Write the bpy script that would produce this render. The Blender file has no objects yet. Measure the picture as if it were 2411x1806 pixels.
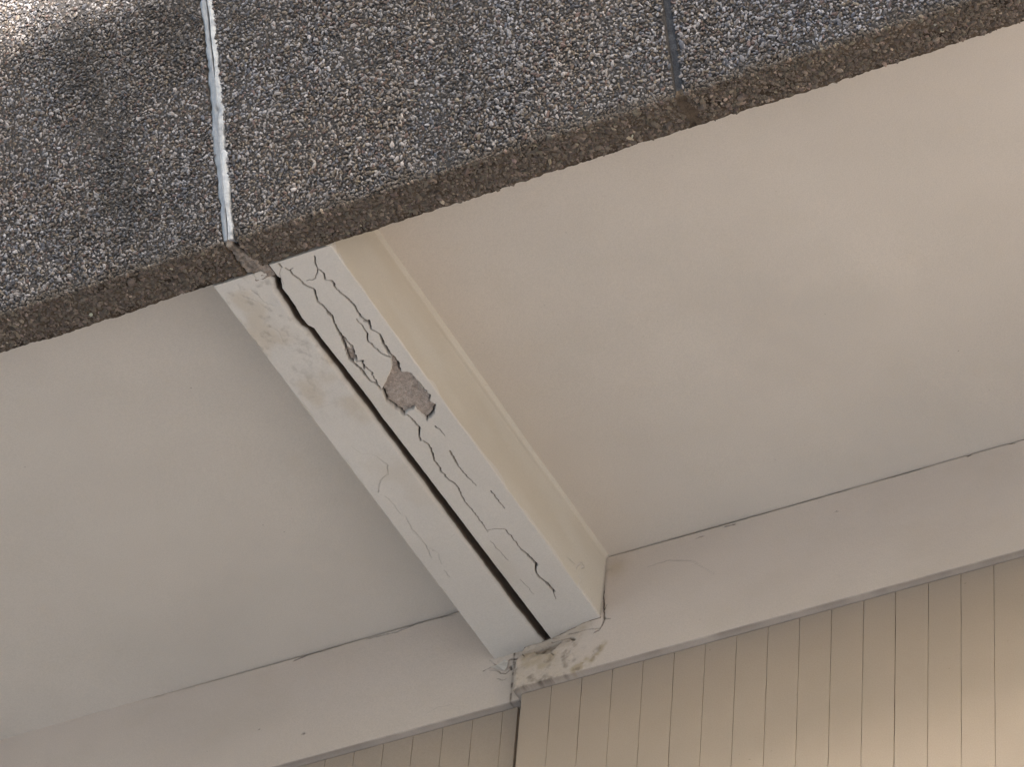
import bpy, math, random
import numpy as np
from mathutils import Matrix, Vector

S = bpy.context.scene
COL = S.collection
rng = np.random.default_rng(11)
random.seed(4)

# ---------------------------------------------------------------- camera
F_PX = 10559.04
CX, CY = 1205.5, 903.0
R = np.array([[0.889870769962688, 0.4511249657722944, 0.0679431970322194],
              [-0.26926367670261003, 0.639580193860513, -0.7200237829613274],
              [-0.3682758275730367, 0.6224334830954186, 0.690615286499727]])  # rows: right, down, forward
cam_d = bpy.data.cameras.new("camera")
cam_d.sensor_width = 36.0
cam_d.lens = F_PX / 2411 * 36.0
cam_d.clip_start = 0.1
cam_d.clip_end = 2000
cam = bpy.data.objects.new("camera", cam_d)
COL.objects.link(cam)
r_, d_, f_ = Vector(R[0]), Vector(R[1]), Vector(R[2])
M = Matrix((r_, -d_, -f_)).transposed().to_4x4()
cam.matrix_world = M
S.camera = cam

# ---------------------------------------------------------------- light
SUN_EL, SUN_AZ = math.radians(15), math.radians(20)      # azimuth: from straight out of the facade (-Y) towards +X
sdir = Vector((math.sin(SUN_AZ) * math.cos(SUN_EL), -math.cos(SUN_AZ) * math.cos(SUN_EL), math.sin(SUN_EL)))
w = bpy.data.worlds.new("World"); S.world = w; w.use_nodes = True
nt = w.node_tree; nt.nodes.clear()
sky = nt.nodes.new("ShaderNodeTexSky"); sky.sky_type = 'NISHITA'; sky.sun_disc = False
sky.sun_elevation = SUN_EL
sky.sun_rotation = math.atan2(sdir.x, sdir.y)
sky.air_density = 1.0; sky.dust_density = 1.5; sky.ozone_density = 0.9
bg = nt.nodes.new("ShaderNodeBackground"); bg.inputs[1].default_value = 0.14
wo = nt.nodes.new("ShaderNodeOutputWorld")
nt.links.new(sky.outputs[0], bg.inputs[0]); nt.links.new(bg.outputs[0], wo.inputs[0])
sd = bpy.data.lights.new("sun", 'SUN'); sd.energy = 4.6; sd.angle = math.radians(0.53); sd.color = (1.0, 0.95, 0.88)
so = bpy.data.objects.new("sun", sd); COL.objects.link(so)
so.rotation_euler = sdir.to_track_quat('Z', 'Y').to_euler(); so.location = (0, 0, 30)
S.view_settings.view_transform = 'Standard'; S.view_settings.look = 'None'
S.view_settings.exposure = 2.54; S.view_settings.gamma = 1.0; S.view_settings.use_curve_mapping = False
S.render.engine = 'CYCLES'
S.cycles.max_bounces = 8; S.cycles.diffuse_bounces = 6
S.cycles.use_denoising = True
S.cycles.denoiser = 'OPENIMAGEDENOISE'
S.cycles.denoising_input_passes = 'RGB_ALBEDO_NORMAL'

# ---------------------------------------------------------------- measured levels (metres, camera at the origin)
GROUND = -1.6
ZB = 8.678          # underside of beams and of the pebbledashed panels
ZS = 8.917          # soffit
ZL = 8.487          # underside of the plastered band above the wall boards
YR, YL = 8.815, 8.865    # face of the band, right and left of the movement joint
WR, WL = 8.840, 8.890    # face of the wall boards
YF, YB = 7.020, 7.140    # front and back edge of the panels' underside
TAN = 0.42               # outward lean of the panels
ALPHA = math.atan(TAN)
TVEC = np.array([0, -math.sin(ALPHA), math.cos(ALPHA)])
NVEC = np.array([0, -math.cos(ALPHA), -math.sin(ALPHA)])

def ray(x, y):
    return R.T @ np.array([x - CX, y - CY, F_PX])
def hit(x, y, axis, val):
    d = ray(x, y); return d * (val / d[axis])
def on_beam(p): v = hit(p[0], p[1], 2, ZB); return (v[0], v[1])
def on_band(p, Y=YR): v = hit(p[0], p[1], 1, Y); return (v[0], v[2])
def on_side(p, X=-4.84): v = hit(p[0], p[1], 0, X); return (v[1], v[2])
def on_panel(p):          # returns X, distance up the slope
    d = ray(*p); P0 = np.array([0, YF, ZB]); t = (P0 @ NVEC) / (d @ NVEC); q = d * t
    return (q[0], (q - P0) @ TVEC)
def project(P):
    q = P @ R.T
    return q[:, 0] / q[:, 2] * F_PX + CX, q[:, 1] / q[:, 2] * F_PX + CY
def zc(pts, ox, oy, s): return [(ox + x / s, oy + y / s) for x, y in pts]

# ---------------------------------------------------------------- noise
def _hash(i, j, seed):
    n = (i.astype(np.int64) * 374761393 + j.astype(np.int64) * 668265263 + seed * 1274126177) & 0xffffffff
    n = ((n ^ (n >> 13)) * 1274126177) & 0xffffffff
    n = (n ^ (n >> 16)) & 0xffffffff
    return n / 4294967295.0
def vnoise(x, y, seed=0):
    i = np.floor(x); j = np.floor(y); fx = x - i; fy = y - j
    fx = fx * fx * fx * (fx * (fx * 6 - 15) + 10); fy = fy * fy * fy * (fy * (fy * 6 - 15) + 10)
    a = _hash(i, j, seed); b = _hash(i + 1, j, seed); c = _hash(i, j + 1, seed); d = _hash(i + 1, j + 1, seed)
    return (a * (1 - fx) + b * fx) * (1 - fy) + (c * (1 - fx) + d * fx) * fy
def fbm(x, y, seed=0, octs=4, gain=0.5):
    t = 0; a = 1; n = 0
    for k in range(octs):
        t = t + a * (vnoise(x, y, seed + k * 17) - .5); n += a; a *= gain; x = x * 2.03 + 3.1; y = y * 2.03 + 1.7
    return t / n * 2
def sstep(a, b, x):
    t = np.clip((x - a) / (b - a), 0, 1); return t * t * (3 - 2 * t)
def in_poly(A, B, poly):
    r = np.zeros(A.shape, bool); n = len(poly)
    for k in range(n):
        x0, y0 = poly[k]; x1, y1 = poly[(k + 1) % n]
        c = ((y0 > B) != (y1 > B)) & (A < (x1 - x0) * (B - y0) / ((y1 - y0) + 1e-12) + x0)
        r ^= c
    return r
def rough_poly(poly, amp=.0012, sub=5, seed=0):
    rr = random.Random(seed); out = []
    for k in range(len(poly)):
        a = poly[k]; b = poly[(k + 1) % len(poly)]
        for s in range(sub):
            t = s / sub; out.append((a[0] + (b[0] - a[0]) * t + rr.uniform(-amp, amp), a[1] + (b[1] - a[1]) * t + rr.uniform(-amp, amp)))
    return out
def cracks(A, B, lst, conv, jit=.0007, seed=0, halo=.0016):
    """lst: (points in photo px, widths in mm, depth in m).  Returns recess depth and dirt on the grid."""
    H = np.zeros(A.shape); D = np.zeros(A.shape); rr = random.Random(seed)
    for pts, wd, dep in lst:
        P = [conv(p) for p in pts]
        if not hasattr(wd, '__len__'): wd = [wd] * len(P)
        Q = []
        for k in range(len(P) - 1):
            a, b = P[k], P[k + 1]; L = math.hypot(b[0] - a[0], b[1] - a[1]); n = max(2, int(L / .007))
            for s in range(n):
                t = s / n; jj = jit if (s or k) else 0
                Q.append((a[0] + (b[0] - a[0]) * t + rr.gauss(0, jj), a[1] + (b[1] - a[1]) * t + rr.gauss(0, jj),
                          (wd[k] + (wd[k + 1] - wd[k]) * t) * rr.uniform(.75, 1.25) / 1000))
        Q.append((P[-1][0], P[-1][1], wd[-1] / 1000))
        for k in range(len(Q) - 1):
            ax, ay, aw = Q[k]; bx, by, bw = Q[k + 1]; m = max(aw, bw) + halo + .001
            sel = (A > min(ax, bx) - m) & (A < max(ax, bx) + m) & (B > min(ay, by) - m) & (B < max(ay, by) + m)
            if not sel.any(): continue
            x = A[sel]; y = B[sel]; dx, dy = bx - ax, by - ay; L2 = dx * dx + dy * dy + 1e-14
            t = np.clip(((x - ax) * dx + (y - ay) * dy) / L2, 0, 1)
            dist = np.hypot(x - ax - t * dx, y - ay - t * dy); ww = (aw + (bw - aw) * t) / 2
            amp = np.clip(ww / .0009, .25, 1)
            h = dep * amp * (1 - sstep(ww, ww + .0011, dist)); g = amp * (1 - sstep(ww * .8, ww + halo, dist))
            H[sel] = np.maximum(H[sel], h); D[sel] = np.maximum(D[sel], g)
    return H, D

# ---------------------------------------------------------------- materials
def nodes(name):
    m = bpy.data.materials.new(name); m.use_nodes = True; t = m.node_tree
    return m, t, t.nodes["Principled BSDF"]
def N(t, kind, **kw):
    n = t.nodes.new(kind)
    for k, v in kw.items(): setattr(n, k, v)
    return n
def noise(t, scale, det=4, rough=.55, vec=None):
    n = N(t, "ShaderNodeTexNoise"); n.inputs["Scale"].default_value = scale; n.inputs["Detail"].default_value = det; n.inputs["Roughness"].default_value = rough
    g = N(t, "ShaderNodeNewGeometry") if vec is None else None
    t.links.new(g.outputs["Position"] if g else vec, n.inputs["Vector"]); return n.outputs["Fac"]
def ramp(t, fac, stops):
    r = N(t, "ShaderNodeValToRGB"); el = r.color_ramp.elements
    while len(el) < len(stops): el.new(.5)
    for e, (p, c) in zip(el, stops): e.position = p; e.color = (c[0], c[1], c[2], 1) if hasattr(c, '__len__') else (c, c, c, 1)
    t.links.new(fac, r.inputs[0]); return r.outputs[0]
def mix(t, fac, a, b, mode='MIX'):
    m = N(t, "ShaderNodeMix", data_type='RGBA', blend_type=mode)
    if isinstance(fac, float): m.inputs[0].default_value = fac
    else: t.links.new(fac, m.inputs[0])
    for i, v in ((6, a), (7, b)):
        if isinstance(v, tuple): m.inputs[i].default_value = (*v, 1)
        else: t.links.new(v, m.inputs[i])
    return m.outputs[2]
def attr(t, name, out="Fac"):
    a = N(t, "ShaderNodeAttribute", attribute_name=name); return a.outputs[out]
def bump(t, bsdf, pairs):
    prev = None
    for h, dist, st in pairs:
        b = N(t, "ShaderNodeBump"); b.inputs["Distance"].default_value = dist; b.inputs["Strength"].default_value = st
        t.links.new(h, b.inputs["Height"])
        if prev: t.links.new(prev, b.inputs["Normal"])
        prev = b.outputs[0]
    t.links.new(prev, bsdf.inputs["Normal"])

def paint(name, base, var=.06, yellow=(.42, .34, .24), mott=.35):
    m, t, b = nodes(name)
    lo = tuple(c * (1 - var) for c in base); hi = tuple(min(1, c * (1 + var)) for c in base)
    c = ramp(t, noise(t, 1.7, 3), [(.3, lo), (.7, hi)])
    c = mix(t, ramp(t, noise(t, 9, 5, .65), [(.5, 0), (.78, mott * .6)]), c, tuple(c_ * k for c_, k in zip(base, (.93, .86, .76))))
    c = mix(t, ramp(t, noise(t, 520, 2, .5), [(.35, .10), (.65, 0)]), c, tuple(c_ * .72 for c_ in base))
    c = mix(t, ramp(t, noise(t, 250, 3, .7), [(.34, .38), (.64, 0)]), c, tuple(c_ * .70 for c_ in base))
    c = mix(t, ramp(t, noise(t, 4.5, 3, .6), [(.42, .05), (.6, 0)]), c, tuple(c_ * k for c_, k in zip(base, (1.0, .90, .88))))
    c = mix(t, ramp(t, noise(t, 60, 2, .4), [(.78, 0), (.82, .5)]), c, (.16, .13, .10))
    c = mix(t, attr(t, "stain"), c, yellow)
    c = mix(t, attr(t, "dirt_and_shade"), c, (.075, .055, .042))
    t.links.new(c, b.inputs["Base Color"]); b.inputs["Roughness"].default_value = .82; b.inputs["Specular IOR Level"].default_value = .25
    bump(t, b, [(noise(t, 22, 4), .0030, .35), (noise(t, 300, 3, .6), .0009, .75)])
    return m
M_SOFFIT = paint("cream_soffit_paint", (.61, .552, .487))
M_BEAM = paint("pale_plaster_paint", (.60, .565, .52), mott=.2)
M_SIDE = paint("cream_beam_side_paint", (.575, .535, .465))
M_BAND = paint("cream_band_paint", (.635, .555, .49))
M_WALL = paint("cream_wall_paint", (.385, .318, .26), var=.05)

def rough_mat(name, lo, hi, sc=70, bd=.004, dirtcol=(.03, .025, .02)):
    m, t, b = nodes(name)
    c = ramp(t, noise(t, sc, 6, .7), [(.3, lo), (.7, hi)])
    c = mix(t, ramp(t, noise(t, sc * 5, 3, .6), [(.35, .5), (.6, 0)]), c, tuple(x * .5 for x in lo))
    c = mix(t, attr(t, "dirt_and_shade"), c, dirtcol)
    t.links.new(c, b.inputs["Base Color"]); b.inputs["Roughness"].default_value = .95; b.inputs["Specular IOR Level"].default_value = .15
    bump(t, b, [(noise(t, sc * 1.5, 5, .7), bd, .6), (noise(t, 500, 3, .6), .001, .6)])
    return m
M_CONC = rough_mat("exposed_concrete", (.26, .215, .185), (.54, .47, .42), 60, .002)
M_MORTAR = rough_mat("dark_mortar", (.034, .031, .031), (.075, .068, .065))
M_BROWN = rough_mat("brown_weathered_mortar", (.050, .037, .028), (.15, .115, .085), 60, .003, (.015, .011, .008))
M_FILL = rough_mat("joint_filler", (.02, .017, .016), (.06, .052, .047), 60, .003)
M_PLUG = rough_mat("mortar_lump", (.22, .18, .15), (.38, .33, .29), 80, .003)
M_GAP = rough_mat("blue_grey_joint", (.035, .038, .046), (.08, .084, .098), 50, .002)

m, t, b = nodes("pebble"); M_PEB = m
c = attr(t, "col", "Color")
c = mix(t, ramp(t, noise(t, 450, 3, .6), [(.3, .45), (.7, 0)]), c, (.05, .043, .038))
t.links.new(c, b.inputs["Base Color"]); b.inputs["Roughness"].default_value = .62; b.inputs["Specular IOR Level"].default_value = .35

m, t, b = nodes("sealant"); M_SEAL = m
c = mix(t, attr(t, "tone"), (.18, .195, .22), (.40, .405, .42))
c = mix(t, ramp(t, noise(t, 40, 5, .7), [(.42, 0), (.68, .75)]), c, (.12, .13, .15))
c = mix(t, attr(t, "dirt_and_shade"), c, (.05, .052, .06))
t.links.new(c, b.inputs["Base Color"]); b.inputs["Roughness"].default_value = .55
bump(t, b, [(noise(t, 120, 4, .6), .0015, .4)])

def plain(name, lo, hi, sc, rough=.9):
    m, t, b = nodes(name); t.links.new(ramp(t, noise(t, sc, 6, .6), [(.3, lo), (.7, hi)]), b.inputs["Base Color"])
    b.inputs["Roughness"].default_value = rough; bump(t, b, [(noise(t, sc * 8, 4), .004, .4)]); return m
M_GROUND = plain("pale_paving", (.39, .35, .31), (.47, .425, .38), .6)
M_RENDER = plain("far_render", (.42, .37, .31), (.50, .45, .39), .5)
M_GLASS = plain("window_glass", (.02, .025, .03), (.03, .035, .04), 2, .08)
M_SLAB = plain("raw_concrete", (.22, .20, .18), (.30, .28, .25), 3)

# ---------------------------------------------------------------- mesh helpers
def put(name, V, Fq, mat, parent=None, attrs=None, smooth=True, fa=None):
    """V world coordinates (n,3), Fq faces (m,k) array of one size."""
    V = np.asarray(V, float)
    if parent is not None: V = V - np.array(parent.location)
    me = bpy.data.meshes.new(name); k = Fq.shape[1]
    me.vertices.add(len(V)); me.vertices.foreach_set("co", V.astype(np.float32).ravel())
    me.loops.add(Fq.size); me.loops.foreach_set("vertex_index", Fq.astype(np.int32).ravel())
    me.polygons.add(len(Fq)); me.polygons.foreach_set("loop_start", np.arange(0, Fq.size, k, dtype=np.int32))
    me.polygons.foreach_set("loop_total", np.full(len(Fq), k, np.int32))
    me.polygons.foreach_set("use_smooth", np.full(len(Fq), smooth, bool))
    for an, av in (attrs or {}).items():
        if av.ndim == 1:
            a = me.attributes.new(an, 'FLOAT', 'POINT'); a.data.foreach_set("value", av.astype(np.float32))
        else:
            a = me.attributes.new(an, 'FLOAT_COLOR', 'POINT'); a.data.foreach_set("color", av.astype(np.float32).ravel())
    me.update(calc_edges=True); me.validate(); me.materials.append(mat)
    o = bpy.data.objects.new(name, me); COL.objects.link(o)
    if parent is not None: o.parent = parent
    return o

def sheet(name, P, back, mat, parent=None, attrs=None, keep=None, skirt=True):
    """P (nv,nu,3) relief grid, closed behind by a skirt and back face displaced by `back`."""
    nv, nu = P.shape[:2]; V = P.reshape(-1, 3); back = np.array(back, float)
    idx = np.arange(nv * nu).reshape(nv, nu)
    q = np.stack([idx[:-1, :-1], idx[:-1, 1:], idx[1:, 1:], idx[1:, :-1]], -1)
    nrm = np.cross(P[0, -1] - P[0, 0], P[-1, 0] - P[0, 0]); flip = (nrm @ back) > 0
    Fq = (q[keep] if keep is not None else q.reshape(-1, 4))
    if flip: Fq = Fq[:, ::-1]
    A = {k: v.reshape(-1) for k, v in (attrs or {}).items()}
    if skirt:
        ring = np.concatenate([idx[0, :], idx[1:, -1], idx[-1, -2::-1], idx[-2:0:-1, 0]])
        a = V[ring]; n0 = len(V); m_ = len(ring); k = np.arange(m_); k2 = (k + 1) % m_
        V = np.concatenate([V, a, a + back])
        sk = np.stack([n0 + k2, n0 + k, n0 + m_ + k, n0 + m_ + k2], -1)
        c4 = [0, nu - 1, nu - 1 + nv - 1, 2 * (nu - 1) + nv - 1]
        bk = np.array([[n0 + m_ + c4[3], n0 + m_ + c4[2], n0 + m_ + c4[1], n0 + m_ + c4[0]]])
        if flip: sk = sk[:, ::-1]; bk = bk[:, ::-1]
        Fq = np.concatenate([Fq, sk, bk])
        for kk in A: A[kk] = np.concatenate([A[kk], A[kk][ring], np.zeros(m_)])
    elif keep is not None:
        used = np.unique(Fq); mp = np.full(len(V), -1); mp[used] = np.arange(len(used)); V = V[used]; Fq = mp[Fq]
        for kk in A: A[kk] = A[kk][used]
    return put(name, V, Fq, mat, parent, A)

BOXF = np.array([[0, 3, 2, 1], [4, 5, 6, 7], [0, 1, 5, 4], [1, 2, 6, 5], [2, 3, 7, 6], [3, 0, 4, 7]])
def box(name, a, b, mat, parent=None):
    (x0, y0, z0), (x1, y1, z1) = a, b
    V = np.array([[x0, y0, z0], [x1, y0, z0], [x1, y1, z0], [x0, y1, z0], [x0, y0, z1], [x1, y0, z1], [x1, y1, z1], [x0, y1, z1]])
    return put(name, V, BOXF, mat, parent, smooth=False)
def thing(name, loc, label, cat, group=None):
    o = bpy.data.objects.new(name, None); o.empty_display_size = .1; o.location = loc; COL.objects.link(o)
    o["label"] = label; o["category"] = cat
    if group: o["group"] = group
    return o
def tag(o, label, cat, group=None):
    o["label"] = label; o["category"] = cat
    if group: o["group"] = group
    return o
def struct(o): o["kind"] = "structure"; return o
def axis(a, b, step, dense=()):
    """coordinates from a to b, finer inside the dense intervals"""
    g = [a]; x = a
    while x < b - 1e-9:
        s = step
        for lo, hi, ds in dense:
            if lo - 1e-9 <= x < hi: s = min(s, ds)
            elif x < lo: s = min(s, max(lo - x, 1e-4))
        x = min(b, x + s); g.append(x)
    return np.array(g)
def uneven(A, B, seed, k=1.0): return k * (.0035 * fbm(A * 1.3, B * 1.3, seed, 3) + .0010 * fbm(A * 8, B * 8, seed + 5, 3))

# ================================================================ ground and the building opposite
box_g = put("ground", np.array([[-300, -300, GROUND], [300, -300, GROUND], [300, 300, GROUND], [-300, 300, GROUND]]), np.array([[0, 1, 2, 3]]), M_GROUND, smooth=False)
struct(box_g)
# the roof edge of the building across the yard throws the shade on the panels
px, ps = on_panel((125, 42))
PB = np.array([0, YF, ZB]) + TVEC * ps; PB[0] = px
OY = -8.0
tt = (PB[1] - OY) / (-sdir.y); OZ = PB[2] + tt * sdir.z
OX = PB[0] + tt * sdir.x
opp = thing("building", (OX, OY - 5, GROUND), "plain rendered building standing across the yard from the cracked balcony", "building")
X0, X1 = OX - 16, OX + 5.0
box("wall", (X0, OY - 10, GROUND), (X1, OY - .06, OZ - .12), M_RENDER, opp)
box("roof", (X0 - .1, OY - 10.1, OZ - .12), (X1 + .06, OY, OZ), M_SLAB, opp)
for k in range(6):
    for j in range(4):
        x = X0 + 1.5 + k * 3.4; z = GROUND + 1.1 + j * 3.6
        if z + 1.6 < OZ - .4:
            wdw = box("window", (x, OY - .058, z), (x + 1.3, OY - .02, z + 1.5), M_SLAB, opp)
            g = box("pane", (x + .07, OY - .018, z + .07), (x + 1.23, OY - .008, z + 1.43), M_GLASS, opp)
            g.parent = wdw; g.location = -np.array(wdw.location) if False else (0, 0, 0)

far = thing("horizon_blocker", (10, -95, GROUND), "long pale block added far off, out of view, to screen the horizon glow", "building")  # unseen block, added to keep the low horizon glow off the band
box("wall", (-90, -107, GROUND), (130, -95, 19.0), M_RENDER, far)
box("roof", (-90.5, -107.5, 19.0), (130.5, -94.5, 19.6), M_SLAB, far)

# ================================================================ the wall behind and under the balcony
def stucco_below(name, x0, x1, y, lab):
    o = box(name, (x0, y + .03, GROUND), (x1, y + .40, ZL + .02), M_WALL); return o
lw = thing("wall", (-6.3, WL, GROUND), "cream wall of scored upright boards left of the vertical joint", "wall", "scored walls under the balcony")
rw = thing("wall", (-3.7, WR, GROUND), "cream wall of scored upright boards right of the vertical joint", "wall", "scored walls under the balcony")
box("wall_core", (-9.0, WL + .012, GROUND), (-5.125, WL + .30, ZL + .05), M_WALL, lw)
box("wall_core", (-5.098, WR + .012, GROUND), (0.5, WR + .30, ZL + .05), M_WALL, rw)

def board_mesh(wd, hgt, seed):
    """one upright board: rounded arrises, slightly wavy edges; front face at y=0, foot at z=0"""
    zs = np.concatenate([np.linspace(0, hgt * .55, 4)[:-1], np.linspace(hgt * .55, hgt, 26)])
    prof = [(0.0, .010), (.0002, .0008), (.0010, 0.0), (wd / 2, 0.0), (wd - .0010, 0.0), (wd - .0002, .0008), (wd, .010)]
    P = np.zeros((len(zs), len(prof), 3))
    for k, (x, y) in enumerate(prof):
        e = np.array([random.Random(seed * 100 + (0 if k < 3 else 1) * 7 + int(i)).uniform(-.0005, .0005) for i in range(len(zs))])
        P[:, k, 0] = x + (e if k != 3 else 0); P[:, k, 1] = y; P[:, k, 2] = zs
    return P
BOARD_H = 2.6
def board_row(parent, x_list, y, ztop, skip_seed):
    protos = {}
    for i in range(len(x_list) - 1):
        xa, xb = x_list[i], x_list[i + 1]; gap = .0012 + (.0012 if abs(xb + 3.9) < .03 else 0)
        wd = round(xb - xa - gap, 4); key = (wd, random.Random(i + skip_seed).randrange(4))
        if key not in protos:
            P = board_mesh(wd, BOARD_H, key[1] + 1)
            o = sheet("board", P, (0, .004, 0), M_WALL); o.data.polygons.foreach_set('use_smooth', np.zeros(len(o.data.polygons), bool)); protos[key] = o.data
        else:
            o = bpy.data.objects.new("board", protos[key]); COL.objects.link(o)
        o.parent = parent
        o.location = Vector((xa + .0006, y + random.Random(i * 3 + skip_seed).uniform(-.0003, .0003), ztop - BOARD_H)) - parent.location
gr = [-4.998 + .1 * k for k in range(34)]
board_row(rw, [-5.098] + [g for g in gr], WR, ZL - .003, 5)
gl = [-5.185 - .1005 * k for k in range(0, 30)][::-1]
board_row(lw, gl + [-5.134], WL, ZL - .003, 50)

# ================================================================ soffits
def soffit(x0, x1, seed, lab, yback, pos):
    root = thing("soffit", pos, lab, "soffit", "soffits of the balcony slab")
    U = axis(x0, x1, .02); V = axis(7.16, yback, .02)
    A, B = np.meshgrid(U, V)
    P = np.stack([A, B, ZS + uneven(A, B, seed, .8)], -1)
    sheet("soffit_face", P, (0, 0, .06), M_SOFFIT, root)
    box("slab", (x0, 7.30, ZS + .05), (x1, yback + .35, ZS + .24), M_SLAB, root)
    return root
soffit(-4.835, 0.5, 3, "smooth cream soffit bay to the right of the cracked beam", YR + .006, (-3.5, 8, ZS))
soffit(-9.0, -5.20, 9, "smooth cream soffit bay to the left of the paired beams", YL + .006, (-6.2, 8, ZS))

# ================================================================ the pair of beams
A_, B_, C_, D_ = (500, 520, 7.363), (700, 750, 5.5225), (1180, 1280, 5.918), (1120, 1430, 6.1375)
slot_r = (zc([(1020, 815), (1130, 960), (1190, 1000), (1215, 1170), (1320, 1310), (1440, 1490)], *A_)
          + zc([(60, 0), (140, 90), (220, 130), (310, 260), (480, 470), (600, 620), (730, 790), (850, 940), (1000, 1130), (1120, 1320), (1280, 1510), (1380, 1657)], *B_)
          + zc([(600, 400), (720, 560), (830, 720), (990, 910), (1100, 1070), (1200, 1210), (1330, 1380)], 750, 900, 3.313)
          + zc([(160, 610), (330, 860), (500, 1070), (610, 1220), (680, 1310)], *C_))
slot_l = (zc([(870, 840), (940, 980), (1010, 1130), (1110, 1280), (1240, 1450)], *A_)
          + zc([(30, 70), (120, 240), (280, 390), (400, 570), (560, 760), (680, 900), (820, 1080), (980, 1260), (1100, 1420), (1240, 1600)], *B_)
          + zc([(600, 520), (740, 700), (880, 860), (990, 1010), (1100, 1150), (1210, 1290)], 750, 900, 3.313)
          + zc([(130, 830), (250, 980), (350, 1120), (440, 1250), (530, 1335)], *C_))
def curve(pts):
    q = sorted([on_beam(p) for p in pts], key=lambda v: v[1]); ys = np.array([v[1] for v in q]); xs = np.array([v[0] for v in q])
    return lambda y: np.interp(y, ys, xs)
_fr = curve(slot_r)
_q = np.array([on_beam(p) for p in slot_r]); _k = np.polyfit(_q[_q[:, 1] > 7.75][:, 1], _q[_q[:, 1] > 7.75][:, 0], 1)
def fr(y): w_ = sstep(7.55, 7.95, y); return _fr(y) * (1 - w_) + np.polyval(_k, y) * w_
def slot_w(y): return .0185 + .0035 * sstep(7.3, 8.0, y) + .0045 * sstep(8.1, 8.6, y) + .0018 * fbm(y * 9, y * 0, 3, 3) - .004 * sstep(8.81, 8.85, y)
def fl(y): return fr(y) - slot_w(y) - .007

bl = thing("beam", (-5.13, 8.0, ZB), "left beam of the pair, pale lumpy plaster with only hairline cracks", "beam", "paired beams at the movement joint")
br = thing("beam", (-4.93, 8.0, ZB), "right beam of the pair, badly cracked with a grey spalled patch", "beam", "paired beams at the movement joint")

def edge_round(d, r): return np.where(d < r, r - np.sqrt(np.maximum(r * r - (r - d) ** 2, 0)), 0)

# --- left beam underside
Vv = axis(7.156, YL + .004, .0018); nu = 96
T = np.linspace(0, 1, nu) ** 1.0
xr = fl(Vv) + .007 + .0010 * fbm(Vv * 60, Vv * 0, 5, 3) + .0014 * fbm(Vv * 14, Vv * 0, 8, 3)
xl = -5.217 + .0014 * fbm(Vv * 9, Vv * 0, 21, 4)
A = xl[:, None] + (xr - xl)[:, None] * T[None, :]; B = np.repeat(Vv[:, None], nu, 1)
hair0 = [
    (zc([(410, 560), (490, 610), (540, 650), (540, 720), (480, 770), (465, 860)], 750, 900, 3.313), [.3, .5, .8, .6, .6, .9], .004),
    (zc([(520, 890), (600, 970), (640, 1030)], 750, 900, 3.313), .45, .003),
    (zc([(680, 1050), (730, 1150), (800, 1220), (850, 1300), (880, 1370)], 750, 900, 3.313), [.5, .7, .5, .8, .4], .004),
    (zc([(920, 1215), (1010, 1220), (1060, 1190)], 750, 900, 3.313), .35, .002),
    (zc([(980, 1470), (1025, 1520)], 750, 900, 3.313), .8, .003),
    (zc([(530, 970), (700, 960), (840, 965)], 450, 500, 3.313), .35, .002),
    (zc([(980, 1530), (1080, 1500), (1150, 1480)], 450, 500, 3.313), .4, .002),
    (zc([(380, 640), (520, 700), (600, 760)], 450, 500, 3.313), .35, .003),
    (zc([(590, 1160), (620, 1190)], 450, 500, 3.313), 1.2, .003),
    (zc([(480, 1010), (515, 1050)], 750, 900, 3.313), 1.6, .004),
    (zc([(620, 860), (680, 910), (750, 1000)], *A_), .5, .003),
]
hair0 += [(zc([(470, 610), (520, 640), (560, 700), (640, 735)], 450, 500, 3.313), .5, .003), (zc([(600, 880), (680, 930), (720, 1010)], 450, 500, 3.313), .4, .003),
    (zc([(860, 1290), (930, 1330), (960, 1420)], 750, 900, 3.313), .5, .003), (zc([(250, 500), (330, 560), (400, 560)], 750, 900, 3.313), .4, .003)]
hair = [(p, ([v * 1.4 for v in q] if hasattr(q, '__len__') else q * 1.4), r * 1.3) for p, q, r in hair0]
H, D = cracks(A, B, hair, on_beam, .0012, 3, .0012)
lump = .0016 * fbm(A * 28, B * 22, 40, 4) * sstep(8.3, 7.4, B) + .0022 * fbm(A * 7, B * 5, 41, 3) * sstep(8.6, 7.5, B) + uneven(A, B, 44, .5)
dR = xr[:, None] - A; dL = A - xl[:, None]
rl = .012 + .006 * sstep(8.75, 7.6, B) + .003 * fbm(B * 11, B * 0, 7, 3)
h = H + lump * 1.0 + edge_round(np.clip(dR, 0, 1), np.maximum(rl, .003)) + edge_round(np.clip(dL, 0, 1), .003)
# knocked arris, left
h += .004 * sstep(.010, .0, dL) * sstep(.25, .6, fbm(B * 9, B * 0 + 3, 61, 3))
stain = .42 * sstep(-.1, .6, fbm(A * 12, B * 8, 71, 4)) * sstep(8.6, 7.4, B)
dirt_and_shade = D * .42 + 1.0 * sstep(.0045, .0002, dR) + .22 * sstep(.012, .002, dR) + .30 * sstep(.1, .8, fbm(A * 60, B * 40, 72, 3)) * sstep(7.9, 7.3, B)  # patchy dirt and cracks; slot edge painted dark for the shade inside the gap
P = np.stack([A, B, ZB + h], -1)
sheet("plaster", P, (0, 0, .22), M_BEAM, bl, dict(dirt_and_shade=np.clip(dirt_and_shade, 0, 1), stain=stain))
box("beam_core", (-5.20, 7.2, ZB + .10), (-5.085, YL, ZS + .06), M_SLAB, bl)

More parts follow.
